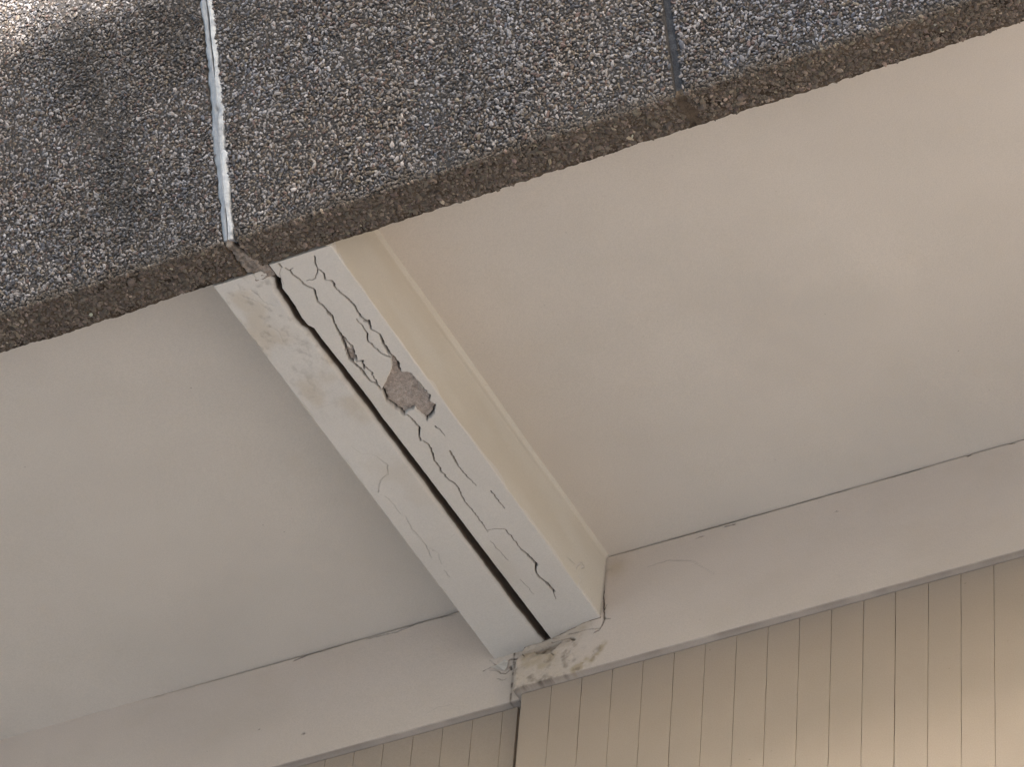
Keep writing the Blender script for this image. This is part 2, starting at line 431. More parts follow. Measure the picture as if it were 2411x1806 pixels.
# --- right beam underside
nu = 124; Vv = axis(7.143, YR + .046, .0018)
xl = fr(Vv) + .0006 * fbm(Vv * 70, Vv * 0, 15, 3) + .0009 * fbm(Vv * 17, Vv * 0, 18, 3) * sstep(8.2, 7.5, Vv)
xr = -4.8385 + .0008 * fbm(Vv * 8, Vv * 0, 25, 4) + np.zeros(len(Vv))
Vr = Vv
T = np.linspace(0, 1, nu)
A = xl[:, None] + (xr - xl)[:, None] * T[None, :]; B = np.repeat(Vr[:, None], nu, 1)
Z4 = (450, 500, 3.313); Z5 = (750, 900, 3.313)
big = [
    (zc([(1150, 745), (1205, 810)], *A_), [3, 1.5], .012),
    (zc([(1265, 815), (1340, 860), (1450, 985), (1510, 1000), (1570, 1100), (1640, 1135), (1770, 1200), (1800, 1290), (1815, 1400), (1920, 1480), (2080, 1650)], *A_),
     [1.2, 2.0, 2.2, 1.6, 2.3, 1.8, 1.8, 2.2, 1.8, 2.2, 2.2], .016),
    (zc([(1340, 860), (1395, 820)], *A_), [1.2, .4], .006),
    (zc([(1060, 780), (1095, 820), (1125, 880), (1150, 930)], *Z4), [2, 2, 2.3, 3], .016),
    (zc([(1150, 930), (1180, 1000), (1210, 1080), (1240, 1160), (1290, 1190), (1340, 1240), (1380, 1300), (1440, 1340), (1490, 1390), (1530, 1460)], *Z4),
     [2.5, 1.8, 1.2, 2, 3.2, 3.4, 2.2, 1.8, 2.8, 3], .016),
    (zc([(1150, 930), (1205, 985), (1260, 1060), (1290, 1150)], *Z4), [2, 1.5, 1.5, 1.8], .014),
    (zc([(1290, 1165), (1340, 1160), (1350, 1220)], *Z4), [1.5, 2, 2], .012),
    (zc([(1350, 1200), (1400, 1240), (1440, 1310), (1455, 1350)], *Z4), [1.2, 1.2, 1.0, .8], .010),
    (zc([(960, 340), (970, 400), (985, 440), (1040, 475), (1045, 525)], *Z4), [.9, 1.1, .9, 1.3, 1.4], .010),
    (zc([(985, 450), (965, 515), (900, 535)], *Z4), [.8, .8, .5], .006),
    (zc([(1095, 535), (1125, 590)], *Z4), [2.6, 2.0], .014),
    (zc([(1125, 590), (1180, 640), (1240, 690), (1280, 740), (1320, 810), (1380, 860)], *Z4), [.7, 2.2, 3.0, 2.2, 2.4, 1.6], .016),
    (zc([(1345, 850), (1400, 870)], *Z4), [.8, .8], .010),
    (zc([(1385, 845), (1400, 910)], *Z4), [3.2, 1.6], .016),
    (zc([(1290, 830), (1345, 900), (1375, 950), (1380, 1000), (1440, 1060), (1500, 1110), (1550, 1130)], *Z4), [.6, 1.3, 1.6, 1.5, 1.2, 1.5, 2.6], .013),
    (zc([(1470, 950), (1500, 1020), (1540, 1090), (1580, 1130), (1610, 1180), (1635, 1250)], *Z4), [2.2, 3.6, 4.6, 4, 4, 3.6], .020),
    (zc([(1490, 1380), (1530, 1475), (1600, 1530), (1660, 1580)], *Z4), [1.6, 2.0, 4.0, 3.4], .019),
    (zc([(1690, 1550), (1740, 1530)], *Z4), [1.2, 1.2], .015),
    (zc([(1840, 1625), (1890, 1570), (1905, 1500)], *Z4), [1.6, 2.2, 1.2], .017),
    (zc([(1760, 1310), (1865, 1430), (1855, 1470)], *Z4), [1, 1.2, 1], .014),
    (zc([(690, 255), (740, 300), (790, 360), (785, 400), (795, 455)], *Z5), [1.2, 2.2, 2.4, 1.4, 1.8], .016),
    (zc([(815, 455), (860, 490), (895, 580), (900, 610), (930, 650), (960, 700), (1010, 760)], *Z5), [1, 1.6, 2.0, 1.3, 2.0, 1.6, 1.8], .015),
    (zc([(1010, 760), (1060, 790), (1095, 830), (1110, 880), (1160, 960), (1230, 1040), (1280, 1110), (1320, 1170)], *Z5), [1.3, 1.6, 1.6, 1.1, .8, .9, .9, .4], .010),
    (zc([(1025, 540), (1060, 600), (1085, 650)], *Z5), [2.0, 2.8, 1.8], .016),
    (zc([(1085, 650), (1130, 710), (1180, 760), (1230, 810)], *Z5), [.8, .9, .7, .4], .006),
    (zc([(910, 345), (950, 380), (985, 420)], *Z5), [1.1, .8, .4], .006),
    (zc([(1345, 850), (1390, 910), (1450, 985)], *Z5), [.9, 1.0, .6], .007),
    (zc([(1310, 1160), (1380, 1145), (1450, 1150), (1500, 1200), (1580, 1310)], *Z5), [.5, .6, .7, 1.0, .7], .006),
    (zc([(1580, 1310), (1640, 1360), (1700, 1430)], *Z5), [1.4, 3.2, 4.4], .018),
    (zc([(1700, 1430), (1690, 1470), (1720, 1520), (1780, 1570)], *Z5), [3, 1.8, 2.0, 2.2], .016),
    (zc([(1780, 1570), (1835, 1635)], *Z5), [3.8, 4.4], .018),
    (zc([(725, 660), (735, 710), (765, 780)], *C_), [.9, .6, .4], .005),
    (zc([(1340, 1240), (1420, 1330), (1480, 1390)], *Z5), .4, .003),
    (zc([(1570, 1540), (1640, 1610), (1680, 1657)], *Z5), .4, .003),
]
big += [(zc([(1400, 910), (1440, 930), (1470, 952)], *Z4), [1.0, .8, 1.2], .012),
    (zc([(1045, 525), (1075, 530), (1098, 540)], *Z4), [.6, .5, .8], .006),
    (zc([(700, 440), (690, 480), (720, 560)], *Z4), .4, .003)]
big = [(p, ([v * 1.75 for v in q] if hasattr(q, '__len__') else q * 1.75), r * 1.3) for p, q, r in big]
H, D = cracks(A, B, big, on_beam, .0012, 8, .0015)
patch = rough_poly([on_beam(p) for p in zc([(1565, 1150), (1600, 1165), (1640, 1245), (1690, 1245), (1725, 1262), (1760, 1310), (1800, 1370), (1865, 1432), (1855, 1470), (1910, 1500), (1890, 1570), (1840, 1625),
      (1800, 1590), (1760, 1550), (1740, 1530), (1690, 1555), (1660, 1580), (1600, 1540), (1530, 1480), (1490, 1380), (1520, 1320), (1560, 1230)], *Z4)], .0010, 5, 1)
sliver = rough_poly([on_beam(p) for p in zc([(1150, 935), (1200, 990), (1258, 1062), (1292, 1150), (1262, 1170), (1238, 1158), (1205, 1075), (1172, 995)], *Z4)], .0006, 4, 2)
chip = [on_beam(p) for p in zc([(1203, 1000), (1235, 1035), (1250, 1065), (1218, 1045)], *Z4)]
upper = [on_beam(p) for p in zc([(1560, 1130), (1590, 1130), (1635, 1245), (1605, 1255), (1562, 1175)], *Z4)]
PM = in_poly(A, B, patch) | (in_poly(A, B, sliver) & ~in_poly(A, B, chip)) | in_poly(A, B, upper)
hp = .0105 + .0022 * fbm(A * 55, B * 55, 90, 4) + .0016 * fbm(A * 160, B * 160, 91, 3)
h = np.where(PM, np.maximum(hp, H * .95), H)
dRt = xr[:, None] - A; dLt = A - xl[:, None]
h = h + uneven(A, B, 84, .5) + .0008 * fbm(A * 30, B * 20, 85, 3) + edge_round(np.clip(dLt, 0, 1), .0022) + edge_round(np.clip(dRt, 0, 1), .003)
dirt_and_shade = np.clip(D * 1.05, 0, 1)
dirt_and_shade = np.where(PM, np.maximum(.35 * sstep(.2, .9, fbm(A * 60, B * 60, 93, 4)), D * .75), dirt_and_shade)
stain = .18 * sstep(.1, .8, fbm(A * 6, B * 4, 94, 3))
P = np.stack([A, B, ZB + h], -1)
face_pm = PM[:-1, :-1] & PM[1:, 1:] & PM[:-1, 1:] & PM[1:, :-1]
at_ = dict(dirt_and_shade=np.clip(dirt_and_shade, 0, 1), stain=np.where(PM, 0, stain))
sheet("plaster", P, (0, 0, .22), M_BEAM, br, at_, keep=~face_pm)
sheet("exposed_concrete", P, (0, 0, .22), M_CONC, br, at_, keep=face_pm, skirt=False)
box("beam_core", (-5.0, 7.2, ZB + .10), (-4.88, YR, ZS + .06), M_SLAB, br)
# --- right side face of the right beam, with the soft fillet into the soffit
U = axis(7.10, YR + .004, .012, [(7.10, 7.36, .0018), (8.64, YR + .004, .0018)]); W = np.concatenate([axis(ZB + .0028, ZS - .035, .0035), axis(ZS - .034, ZS + .006, .003)])
A, B = np.meshgrid(U, W)
sc_0 = [
    (zc([(2110, 370), (2120, 450), (2145, 540)], *A_), [3.0, 3.5, 2.0], .012),
    (zc([(1150, 320), (1165, 350), (1188, 390)], *Z4), [1.2, 2.2, 1.2], .008),
    (zc([(1190, 400), (1215, 460), (1235, 500)], *Z4), [.8, .5, .3], .003),
    (zc([(1040, 330), (1060, 295), (1100, 285), (1130, 320), (1100, 340)], *C_), [2.4, 1.8, 2.0, 4.0, 2.0], .005),
    (zc([(1035, 345), (1030, 400)], *C_), [2.2, 1.2], .004),
    (zc([(1075, 450), (1095, 500), (1098, 540)], *C_), [3.2, 2.4, 1.0], .005),
    (zc([(1075, 575), (1082, 615), (1092, 660)], *C_), [4.0, 4.4, 1.5], .014),
    (zc([(930, 215), (980, 265), (1020, 290)], *C_), [.5, .9, .4], .003),
]
sc_ = [(p, ([v * 1.9 for v in q] if hasattr(q, '__len__') else q * 1.9), r * 2) for p, q, r in sc_0]
H, D = cracks(A, B, sc_, on_side, .0006, 12, .0014)
X = -4.8385 + (B - ZB) * .035 + .010 * sstep(ZS - .014, ZS + .004, B) ** 1.3
X = X - H + .0012 * fbm(A * 4, B * 8, 31, 3) + .0008 * np.exp(-((B - (ZS - .03)) / .006) ** 2) * (1 + fbm(A * 5, A * 0, 34, 3))
dirt_and_shade = np.clip(D * .75 + .30 * sstep(YR - .012, YR, A), 0, 1)
stain = .22 * sstep(-.3, .6, fbm(A * 3, B * 9, 33, 3))
P = np.stack([X, A, B], -1)
sheet("side_face", P, (-.015, 0, 0), M_SIDE, br, dict(dirt_and_shade=dirt_and_shade, stain=stain))
U = axis(7.16, YL, .05); W = axis(ZB + .003, ZS + .004, .03); A, B = np.meshgrid(U, W)
sheet("side_face", np.stack([-5.217 + 0 * A, A, B], -1), (.02, 0, 0), M_SIDE, bl)

# --- what is left of the filler up inside the slot
U = np.linspace(0, 1, 14); W = axis(7.10, 8.10, .003)
A, B = np.meshgrid(U, W); xa = fl(W)[:, None] - .012; xb = fr(W)[:, None] + .004
X = xa + (xb - xa) * A
h = .018 + .055 * sstep(7.15, 8.05, B) + .010 * fbm(X * 60, B * 45, 101, 4) + .02 * sstep(.2, .8, fbm(B * 12, B * 0, 103, 3)) + .014 * A
tag(sheet("joint_filler", np.stack([X, B, ZB + h], -1), (0, 0, .02), M_FILL, None, dict(dirt_and_shade=.5 * sstep(0, .8, fbm(X * 50, B * 30, 105, 3)))),
    "crumbling dark grey filler in the open slot between the two beams", "joint filler")
box_c = box("capping_slab", (-9.0, 6.93, ZS + .242), (0.5, 9.3, ZS + .40), M_SLAB)
tag(box_c, "concrete topping of the balcony above the soffit", "slab")

# ================================================================ plastered bands above the wall boards
def recess(A, B): return .036 * sstep(-4.85, -5.06, A) * sstep(ZB - .085, ZB - .01, B)
def on_rband(p):
    Y = YR
    for _ in range(12):
        q = on_band(p, Y); Y = YR + float(recess(np.array(q[0]), np.array(q[1])))
    return on_band(p, Y)
def band(name, x0, x1, Y, lab, seed, cr, dense_x, special=None, pos=None):
    U = axis(x0, x1, .012, dense_x); W = axis(ZL, ZS + .004, .010, [(ZL, ZL + .008, .002), (ZS - .016, ZS + .004, .0018)] + ([(ZL, ZS + .004, .0022)] if special else []))
    A, B = np.meshgrid(U, W)
    H, D = cracks(A, B, cr, (on_rband if special is not None and x1 > 0 else (lambda p: on_band(p, Y))), .0008, seed, .0018)
    h = H + uneven(A, B, seed, .7) + edge_round(B - ZL + (0.0008 * fbm(A * 20, A * 0, seed + 3, 3)), .0025)
    # open line under the soffit, of uneven width
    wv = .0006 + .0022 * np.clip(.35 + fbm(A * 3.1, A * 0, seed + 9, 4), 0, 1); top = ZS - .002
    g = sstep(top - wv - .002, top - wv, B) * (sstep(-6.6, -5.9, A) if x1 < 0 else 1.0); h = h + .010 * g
    dirt_and_shade = D * .75 + g * (.40 if x1 > 0 else .18) + .28 * sstep(top - .012, top, B) * sstep(.15, .7, fbm(A * 9, B * 30, seed + 13, 4)) + .55 * sstep(ZL + .0045, ZL + .001, B) * (.75 + .4 * fbm(A * 12, A * 0, seed + 15, 3))
    st = .12 * sstep(0, .8, fbm(A * 4, B * 7, seed + 11, 3))
    if special: h, dirt_and_shade, st = special(A, B, h, dirt_and_shade, st)
    root = thing(name, pos, lab, "plaster band", "plastered bands above the wall")
    sheet("plaster", np.stack([A, Y + h, B], -1), (0, .05, 0), M_BAND, root, dict(dirt_and_shade=np.clip(dirt_and_shade, 0, 1), stain=np.clip(st, 0, 1)))
    box("lintel", (x0 + .003, Y + .045, ZL + .002), (x1, Y + .33, ZS + .03), M_SLAB, root)
    return root

r_cr = [
    (zc([(240, 1485), (330, 1450), (430, 1400), (520, 1385)], *C_), [2.4, 1.6, 1.2, 1.8], .008),
    (zc([(530, 1350), (600, 1350), (680, 1330), (820, 1320)], *C_), [2.5, 2.2, 1.2, .5], .008),
    (zc([(950, 1270), (1090, 1240), (1200, 1200), (1370, 1180)], *C_), [1.8, 1.6, 1.0, 1.4], .007),
    (zc([(960, 1320), (1010, 1340), (1025, 1350)], *C_), [3.0, 7.0, 4.0], .012),
    (zc([(700, 1385), (820, 1360), (950, 1325)], *C_), [2.2, 3.0, 2.6], .009),
    (zc([(1290, 1245), (1360, 1205)], *C_), [2.0, 4.5], .009),
    (zc([(1375, 1190), (1420, 1110), (1440, 1030)], *C_), [2.2, 3.0, 4.0], .006),
    (zc([(1415, 560), (1420, 700)], *C_), [5.0, 3.0], .012),
    (zc([(1420, 700), (1425, 860), (1430, 1040)], *C_), [2.2, 3.0, 2.2], .008),
    (zc([(1450, 330), (1425, 440), (1415, 560)], *C_), [1.2, 1.6, 3.5], .006),
    (zc([(1450, 1045), (1520, 1045)], *C_), [1.6, 1.2], .004),
    (zc([(1470, 850), (1440, 920)], *C_), [1.2, 1.8], .004),
    (zc([(660, 670), (700, 710)], *D_), [3, 1.4], .005),
    (zc([(1090, 665), (1125, 695)], *D_), [1.5, 2.6], .006),
    (zc([(1730, 1050), (1500, 1110)], 1500, 950, 99999), .3, .001),
    (zc([(45, 745), (140, 715), (250, 715), (350, 775)], 1500, 950, 1.935), [.5, .9, .6, .4], .003),
    (zc([(1505, 240), (1545, 215), (1600, 205), (1690, 180), (1720, 180)], 1500, 950, 1.935), [4.0, 5.0, 3.0, 2.5, 1.2], .006),
    (zc([(400, 560), (445, 550)], 1500, 950, 1.935), [3.0, 3.5], .005),
    (zc([(270, 615), (300, 605)], 1500, 950, 1.935), [1.5, 2.5], .004),
    (zc([(905, 490), (912, 492)], 1500, 950, 1.935), [1.8, 1.8], .003),
]
spall = rough_poly([on_rband(p) for p in zc([(850, 640), (930, 610), (1050, 570), (1130, 535), (1230, 500), (1240, 520), (1170, 590), (1100, 650), (1060, 668), (960, 680), (870, 682)], *D_)], .0010, 4, 5)
def r_special(A, B, h, dirt_and_shade, st):
    m = in_poly(A, B, spall); h = h + recess(A, B)
    h = np.where(m, recess(A, B) + .008 + .002 * fbm(A * 90, B * 90, 120, 3), h)
    dirt_and_shade = np.where(m, .33 + .3 * sstep(0, .7, fbm(A * 60, B * 60, 121, 3)), dirt_and_shade)
    # rough, dirty repair at the left end; edge runs down from the beam corner
    reg = sstep(-4.865, -4.93, A + .30 * (B - 8.60) * -1 + .02 * fbm(A * 20, B * 20, 122, 3)) * (B < ZB + .003)
    reg = reg * sstep(-4.80, -4.86, A)
    h = h + reg * (.0026 * fbm(A * 28, B * 28, 123, 4) + .0016 * fbm(A * 90, B * 90, 124, 3)) - .0015 * reg
    st = st + reg * (.22 + .55 * sstep(-.05, .7, fbm(A * 16, B * 18, 125, 4)))
    dirt_and_shade = dirt_and_shade + reg * .55 * sstep(.1, .8, fbm(A * 35, B * 35, 126, 4))
    # smudge just right of the corner
    sm = np.exp(-((A + 4.80) / .035) ** 2 - ((B - 8.86) / .035) ** 2)
    st = st + .5 * sm; dirt_and_shade = dirt_and_shade + .25 * sm * sstep(0, .8, fbm(A * 50, B * 50, 127, 4))
    # corner line of grime along the beam
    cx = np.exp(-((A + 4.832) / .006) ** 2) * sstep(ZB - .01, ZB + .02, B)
    dirt_and_shade = dirt_and_shade + .40 * cx * (.6 + .6 * fbm(A * 30, B * 25, 128, 3))
    _, D2 = cracks(A, B, [(zc([(1430, 900), (1550, 830), (1700, 700), (1850, 530)], *D_), [18, 24, 20, 8], .001)], on_rband, .001, 4, .014)
    st = st + .9 * D2 * sstep(-.35, .5, fbm(A * 40, B * 40, 129, 3)); dirt_and_shade = dirt_and_shade + .35 * D2 * sstep(.1, .6, fbm(A * 60, B * 60, 130, 3))
    dirt_and_shade = dirt_and_shade + .75 * np.exp(-((B - ZB) / .0028) ** 2) * (A < -4.835) * (.4 + 1.0 * sstep(-.3, .5, fbm(A * 35, B * 0, 131, 3)))
    dirt_and_shade = dirt_and_shade + 1.0 * (B > ZB + .004) * (A < -4.9)  # slot end painted dark, standing in for the shade up inside
    end = sstep(-5.104, -5.114, A); h = h + .006 * end * end
    # the band's drip above the open joint
    return h, dirt_and_shade, st
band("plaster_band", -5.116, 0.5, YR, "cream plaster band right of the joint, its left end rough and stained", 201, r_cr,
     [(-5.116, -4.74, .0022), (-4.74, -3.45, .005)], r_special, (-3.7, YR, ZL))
l_cr = [
    (zc([(110, 918), (150, 905), (200, 872), (260, 855), (292, 838)], *D_), [2.6, .8, .7, 1.6, 3.0], .004),
    (zc([(200, 765), (240, 800), (280, 830)], *D_), [.8, .6, 1.6], .003),
    (zc([(200, 915), (300, 920), (360, 950), (440, 955), (480, 920)], *D_), [.8, .9, 1.7, 1.4, 1.8], .004),
    (zc([(480, 775), (540, 755), (600, 750)], *D_), [3, 5, 5], .008),
    (zc([(500, 860), (515, 900)], *D_), [8, 6], .006),
    (zc([(580, 800), (575, 870)], *D_), [6, 6], .006),
    (zc([(310, 1030), (390, 1050), (450, 1030)], *D_), [.8, 1.4, .7], .003),
    (zc([(640, 430), (690, 405), (750, 395)], 650, 1440, 1.8), .3, .001),
    (zc([(1180, 435), (1230, 415), (1280, 400)], 0, 1300, 1.7015), [4.5, 3.5, 2.0], .005),
    (zc([(1280, 400), (1365, 375)], 0, 1300, 1.7015), [2.0, 1.2], .004),
    (zc([(1473, 348), (1590, 320), (1700, 275), (1830, 250)], 0, 1300, 1.7015), [1.4, 1.8, 1.2, .8], .006),
    (zc([(1035, 712), (1040, 712)], 0, 1300, 1.7015), [2, 2], .003),
    (zc([(1214, 727), (1218, 729)], 0, 1300, 1.7015), [5, 5], .006),
    (zc([(415, 1440), (440, 1410), (470, 1400)], *D_), [2.2, 2.6, 2.0], .006),
]
def l_special(A, B, h, dirt_and_shade, st):
    k = np.exp(-((A + 5.15) / .045) ** 2 - ((B - 8.665) / .022) ** 2)
    h = h + k * (.003 * fbm(A * 40, B * 60, 140, 4)) - .002 * k
    e = sstep(-5.165, -5.125, A)  # strip beside the joint: shading painted in, mixed with dirt
    ln = np.exp(-((A + 5.148) / .0035) ** 2) * (.35 + .9 * sstep(-.2, .5, fbm(A * 0, B * 45, 143, 3))); dirt_and_shade = dirt_and_shade + .8 * ln * sstep(ZS - .1, ZB, B)
    dirt_and_shade = dirt_and_shade + .30 * e * (.5 + .6 * fbm(A * 20, B * 20, 141, 4)) + .45 * k * sstep(.1, .8, fbm(A * 45, B * 45, 142, 4))
    st = st * .7
    return h, dirt_and_shade, st
band("plaster_band", -9.0, -5.118, YL, "cream plaster band left of the joint, flaking where it meets the beam", 301, l_cr,
     [(-6.9, -5.32, .006), (-5.32, -5.118, .0022)], l_special, (-6.3, YL, ZL))
# small flakes of peeling paint at the foot of the left beam
def flake(pts, conv, lift, mat, lab):
    q = [conv(p) for p in pts]
    c0 = np.mean([v for v in q], axis=0)
    V = []; n = len(q)
    for s, off in ((1.0, lift), (1.0, lift + .0012)):
        for i, v in enumerate(q):
            V.append([v[0], (YL if conv is lconv else YR) - off * (.3 + .7 * ((i * 7) % 5) / 5), v[1]])
    F = [[0, i, i + 1] for i in range(1, n - 1)] + [[n, n + i + 1, n + i] for i in range(1, n - 1)]
    F += [[i, n + i, (i + 1) % n] for i in range(n)] + [[(i + 1) % n, n + i, n + (i + 1) % n] for i in range(n)]
    return tag(put("paint_flake", np.array(V), np.array(F), mat, smooth=False), lab, "paint flake", "paint flakes lifting at the foot of the beams")
lconv = lambda p: on_band(p, YL)
rconv = on_rband
flake(zc([(310, 845), (400, 830), (440, 780), (475, 790), (470, 880), (420, 930), (350, 915), (230, 890)], *D_), lconv, .008, M_BEAM, "pale curled paint flake at the foot of the left beam")

# ================================================================ pebbledashed panels
pl_ = [on_panel(p) for p in [(536, 560), (492, 125), (480, 0)]]
def panel_pt(u, s, off=0.0): return np.stack([u, YF + s * TVEC[1] + off * NVEC[1], ZB + s * TVEC[2] + off * NVEC[2]], -1)
ico_v = None
def ico():
    p = (1 + 5 ** .5) / 2
    v = np.array([[-1, p, 0], [1, p, 0], [-1, -p, 0], [1, -p, 0], [0, -1, p], [0, 1, p], [0, -1, -p], [0, 1, -p], [p, 0, -1], [p, 0, 1], [-p, 0, -1], [-p, 0, 1]]) / math.sqrt(1 + p * p)
    f = np.array([[0, 11, 5], [0, 5, 1], [0, 1, 7], [0, 7, 10], [0, 10, 11], [1, 5, 9], [5, 11, 4], [11, 10, 2], [10, 7, 6], [7, 1, 8],
                  [3, 9, 4], [3, 4, 2], [3, 2, 6], [3, 6, 8], [3, 8, 9], [4, 9, 5], [2, 4, 11], [6, 2, 10], [8, 6, 7], [9, 8, 1]])
    return v, f
IV, IF = ico()
PAL = np.array([[.42, .40, .38], [.27, .25, .23], [.20, .165, .125], [.125, .095, .07], [.075, .07, .07], [.17, .115, .095], [.13, .135, .15], [.40, .385, .365], [.24, .20, .14]])
PW = np.array([.17, .17, .11, .11, .17, .07, .12, .05, .03]); PW /= PW.sum()
def pebbles(name, C, nrm_basis, rad, colr, parent, flat=.62):
    """C centres (n,3); basis rows: two tangents and the normal"""
    n = len(C)
    ang = rng.uniform(0, 2 * math.pi, n); tilt = rng.normal(0, .45, (n, 2))
    t1, t2, nn = [np.array(v) for v in nrm_basis]
    a = np.cos(ang)[:, None] * t1 + np.sin(ang)[:, None] * t2
    c = nn + tilt[:, :1] * t1 + tilt[:, 1:] * t2; c /= np.linalg.norm(c, axis=1)[:, None]
    a = a - (a * c).sum(1)[:, None] * c; a /= np.linalg.norm(a, axis=1)[:, None]; b = np.cross(c, a)
    el = rng.uniform(1.0, 1.75, n); sx = rad * el; sy = rad / np.sqrt(el); sz = rad * flat * rng.uniform(.8, 1.25, n)
    J = 1 + rng.normal(0, .13, (n, 12)); L = IV[None] * J[:, :, None]
    V = C[:, None] + L[:, :, 0:1] * (sx[:, None] * a)[:, None] + L[:, :, 1:2] * (sy[:, None] * b)[:, None] + L[:, :, 2:3] * (sz[:, None] * c)[:, None]
    Fq = (IF[None] + 12 * np.arange(n)[:, None, None]).reshape(-1, 3)
    cc = np.concatenate([np.repeat(colr[:, None], 12, 1), np.ones((n, 12, 1))], -1).reshape(-1, 4)
    o = put(name, V.reshape(-1, 3), Fq, M_PEB, parent, dict(col=cc), smooth=False)
    o["kind"] = "stuff"; return o
def in_view(P, m=260):
    x, y = project(P); return (x > -m) & (x < 2411 + m) & (y > -m) & (y < 1806 + m)

LEN = 1.35
def stain_map(u, s):
    """dark weathering streaks and blotches: 0 clean .. 1 dark"""
    a = sstep(.0, .75, fbm(u * 3.2 + 1, s * 1.6, 401, 4)); b_ = sstep(.1, .8, fbm(u * 11, s * 5, 402, 4))
    # a long dark run down the left panel, and grime beside the sealant
    l1 = np.exp(-((u + 5.45 + .16 * (s - .4)) / .085) ** 2) * sstep(.02, .25, s)
    l2 = np.exp(-((u + 5.20) / .13) ** 2) * sstep(.42, .7, s)
    l3 = np.exp(-((u + 5.6) / .20) ** 2 - ((s - .80) / .07) ** 2)
    return np.clip(.45 * a + .30 * b_ + .75 * l1 + .6 * l2, 0, 1)
def make_panel(u0, u1, lab, seed, tint, w0=None, w1=None):
    root = thing("fascia_panel", ((u0 + u1) / 2, YF, ZB), lab, "fascia panel", "pebbledashed fascia panels")
    # mortar bed
    U = axis(u0, u1, .03, [(max(u0, -6.6), min(u1, -2.5), .008)]); W = axis(0, LEN, .05, [(0, .95, .010)]); A, B = np.meshgrid(U, W)
    off = .0025 * fbm(A * 9, B * 9, seed, 3) - edge_round(np.minimum(np.minimum(A - u0, u1 - A), B + .002), .006)
    sheet("mortar_bed", panel_pt(A, B, off), (0, .09, .02), M_MORTAR, root)
    # underside, brown, with a ragged back edge
    v0, v1 = (u0 if w0 is None else w0), (u1 if w1 is None else w1)
    U = axis(v0, v1, .02, [(max(u0, -6.6), min(u1, -2.5), .0028)]); nv = 42; T = np.linspace(0, 1, nv)
    yb = YB + (.014 if u1 < -5 else 0) + .0030 * fbm(U * 11, U * 0, seed + 2, 4) + .0042 * fbm(U * 55, U * 0, seed + 4, 3) + .005 * fbm(U * 2.5, U * 0, seed + 6, 2)
    yf = YF + .002
    A = np.repeat(U[None], nv, 0); B = yf + (yb - yf)[None] * T[:, None]
    h = -.0010 * fbm(A * 40, B * 40, seed + 7, 4) - .0026 * fbm(A * 120, B * 120, seed + 8, 3) + edge_round(np.clip(yb[None] - B, 0, 1), .006) + .6 * edge_round(np.clip(B - yf, 0, 1), .012)
    cr_ = np.clip(np.minimum(A - v0 + (1 if w0 is not None else 0), v1 - A + (1 if w1 is not None else 0)), 0, 1); h = h + edge_round(cr_, .012)
    sheet("underside", np.stack([A, B, ZB + h], -1), (0, 0, .05), M_BROWN, root, dict(dirt_and_shade=.8 * sstep(0, .7, fbm(A * 12, B * 22, seed + 9, 4))))
    # pebbles on the face: too many to count
    g = .0084; uu = np.arange(u0 + .003, u1 - .003, g); ss = np.arange(.003, .98, g * .92)
    Ug, Sg = np.meshgrid(uu, ss); Ug = Ug + (np.arange(len(ss)) % 2)[:, None] * g / 2
    Ug = (Ug + rng.uniform(-.42, .42, Ug.shape) * g).ravel(); Sg = (Sg + rng.uniform(-.42, .42, Sg.shape) * g).ravel()
    ok = (Ug > u0 + .003) & (Ug < u1 - .003); Ug, Sg = Ug[ok], Sg[ok]
    C = panel_pt(Ug, Sg, rng.uniform(-.0016, .0030, len(Ug))); v = in_view(C); C, Ug, Sg = C[v], Ug[v], Sg[v]
    n = len(C); rad = .0043 * np.exp(rng.normal(0, .22, n)); col = .76 * PAL[rng.choice(len(PAL), n, p=PW)] * np.exp(rng.normal(0, .15, (n, 1)))
    st = stain_map(Ug, Sg)[:, None]
    hue = fbm(Ug * 5, Sg * 5, 411, 3)[:, None]
    col = col * (1 + .09 * hue * np.array([[1.0, .2, -1.0]])) * np.array(tint)
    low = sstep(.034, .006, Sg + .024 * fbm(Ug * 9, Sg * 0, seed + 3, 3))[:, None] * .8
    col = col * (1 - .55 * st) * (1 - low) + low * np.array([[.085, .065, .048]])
    pebbles("pebbles", C, ([1, 0, 0], TVEC, NVEC), rad, col, root)
    # aggregate showing through the brown underside
    n = int((u1 - u0) * 5200); Ub = rng.uniform(u0 + .006, u1 - .006, n); tb = rng.uniform(-.03, .99, n) ** 1.0
    ybu = np.interp(Ub, U, yb); Yb_ = yf + (ybu - yf - .004) * tb
    C = np.stack([Ub, Yb_, ZB + .0012 + rng.uniform(-.0012, .0016, n) + .004 * sstep(.9, 1, tb)], -1); v = in_view(C); C = C[v]; n = len(C)
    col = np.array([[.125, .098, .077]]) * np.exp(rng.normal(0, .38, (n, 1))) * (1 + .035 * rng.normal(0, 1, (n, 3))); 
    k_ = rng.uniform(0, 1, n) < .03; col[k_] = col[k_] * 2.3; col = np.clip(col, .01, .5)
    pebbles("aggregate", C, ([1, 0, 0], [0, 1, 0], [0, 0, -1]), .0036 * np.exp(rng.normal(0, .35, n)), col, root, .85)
    return root
JX = -5.088
make_panel(-9.0, JX - .016, "pebbledash fascia panel left of the white sealant, dark streaks, sun on its upper corner", 501, (.97, .92, .95))
make_panel(JX + .016, -3.7405, "middle pebbledash fascia panel between the white sealant and the open joint", 601, (.95, .91, .95), None, -3.7325)
make_panel(-3.7195, 0.5, "bluish pebbledash fascia panel right of the open dark joint", 701, (.85, .85, .96), -3.7315, None)
U = np.linspace(-3.745, -3.715, 12); W = axis(.002, 1.2, .01); A, B = np.meshgrid(U, W)
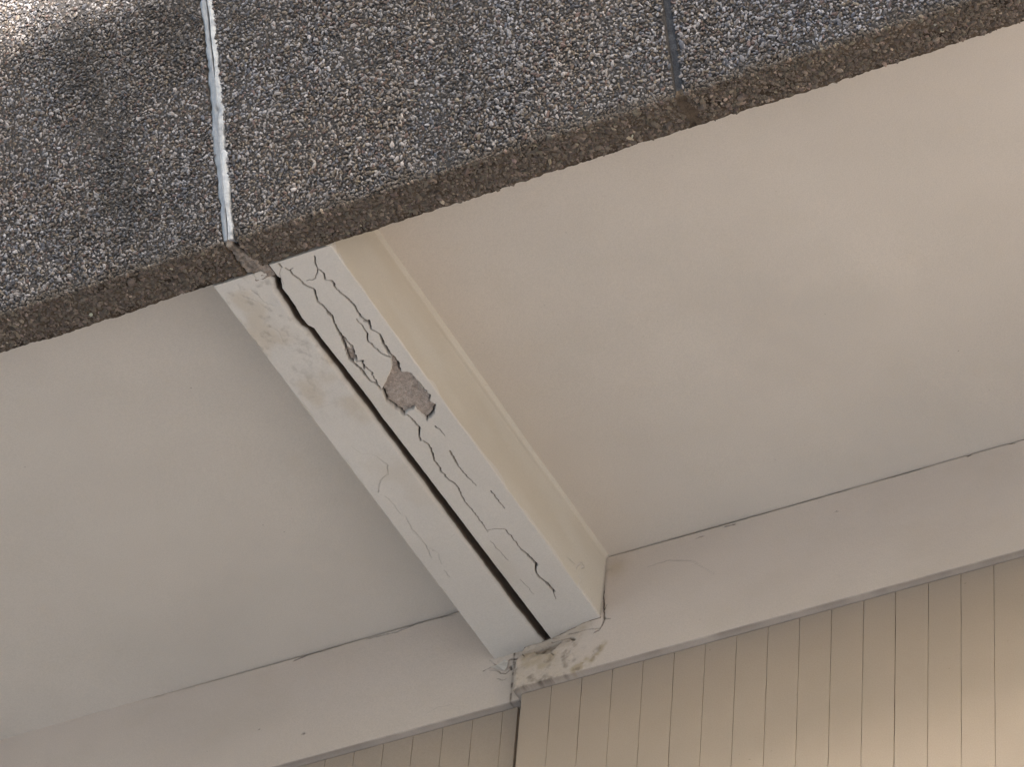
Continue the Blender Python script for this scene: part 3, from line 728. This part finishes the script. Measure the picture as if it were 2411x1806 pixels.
tag(sheet("joint_strip", panel_pt(A, B, -.011 + .003 * fbm(A * 80, B * 20, 555, 3)), (0, .03, .01), M_GAP),
    "dark recessed strip in the joint between the middle and right panels", "joint strip")
# upstand of the slab that carries the panels
struct_box = put("balcony_upstand", np.array([
    [-9.0, YF + .095, ZB + .03], [0.5, YF + .095, ZB + .03], [0.5, YF + .125, ZB + .03], [-9.0, YF + .125, ZB + .03],
    [-9.0, YF + .10 - LEN * .38, ZB + 1.22], [0.5, YF + .10 - LEN * .38, ZB + 1.22], [0.5, YF + .16 - LEN * .38, ZB + 1.22], [-9.0, YF + .16 - LEN * .38, ZB + 1.22]]), BOXF, M_GAP, smooth=False)
tag(struct_box, "dark concrete upstand seen only through the open joint between panels", "upstand")

# ================================================================ sealant
seal = thing("sealant_joint", (JX, YF, ZB), "cracked white sealant bead running up between two pebbledash panels", "sealant")
W = axis(.004, .98, .0022); nu = 46; T = np.linspace(-1, 1, nu)
cen = JX + .0060 * fbm(W * 4, W * 0, 801, 3); hw = .0195 + .0022 * fbm(W * 16, W * 0, 802, 4) + .003 * sstep(.5, .9, W) - .003 * sstep(.15, .02, W)
el = 1 + .30 * fbm(W * 34, W * 0, 803, 4) + .45 * sstep(.45, .8, fbm(W * 19, W * 0, 833, 3)); er = 1 + .30 * fbm(W * 30, W * 0, 804, 4) + .55 * sstep(.4, .8, fbm(W * 15, W * 0, 834, 3))
X = cen[:, None] + hw[:, None] * np.where(T[None] < 0, el[:, None], er[:, None]) * T[None]
B = np.repeat(W[:, None], nu, 1)
off = .0044 - .0080 * np.abs(T[None]) ** 5 + .0022 * fbm(X * 90, B * 18, 805, 4)
sl = .12 + .25 * fbm(W * 3, W * 0, 806, 3)[:, None]      # wandering split
s_hi = on_panel((500, 175))[1]; s_lo = on_panel((530, 480))[1]
openw = (sstep(s_hi - .05, s_hi + .05, B) * .085 + sstep(s_lo, s_lo - .04, B) * .06) * (1 + .4 * fbm(B * 30, B * 0, 807, 3)) + .008
g = np.exp(-((T[None] - sl) / np.maximum(openw, .012)) ** 2) * np.where(openw > .03, 1, .4)
off = off - .012 * g
hole_s = on_panel((515, 258))[1]; hk = np.exp(-((T[None] - .05) / .28) ** 2 - ((B - hole_s) / .010) ** 2); off = off - .004 * hk
tone = sstep(sl - .15, sl + .15, T[None] + 0 * B) * .85 + .2 * fbm(X * 40, B * 9, 808, 3)
edge = sstep(.80, 1.0, np.abs(T[None]) + 0 * B) * .5
sheet("bead", panel_pt(X, B, off), (0, .03, .01), M_SEAL, seal, dict(tone=np.clip(tone, 0, 1), dirt_and_shade=np.clip(g * .9 + .5 * hk + edge * sstep(0, .6, fbm(X * 80, B * 60, 809, 3)), 0, 1)))

# lump of mortar under the bead, and the plaster smeared over it
U = axis(-5.118, -5.036, .0018); W = axis(YF - .004, 7.185, .0022); A, B = np.meshgrid(U, W)
cxm = -5.096 + (B - YF) * .10; d = np.abs(A - cxm) / (.011 + np.where(A > cxm, .42, .10) * np.clip(B - YF - .02, 0, .2) + .003 * fbm(A * 50, B * 50, 820, 3))
h = .0035 + .016 * sstep(.6, 1.25, d) + .0075 * fbm(A * 70, B * 70, 821, 4) + .006 * sstep(7.13, 7.17, B) + .010 * sstep(YF + .012, YF, B)
tag(sheet("mortar_lump", np.stack([A, B, ZB - .006 + h], -1), (0, 0, .05), M_PLUG, None, dict(dirt_and_shade=.6 * sstep(0, .6, fbm(A * 45, B * 45, 822, 3)) + .5 * sstep(.75, 1.1, d))),  # patchy dirt, plus a shadow rim painted along the lump's sides
    "pale broken lump of mortar at the foot of the white sealant", "mortar lump")
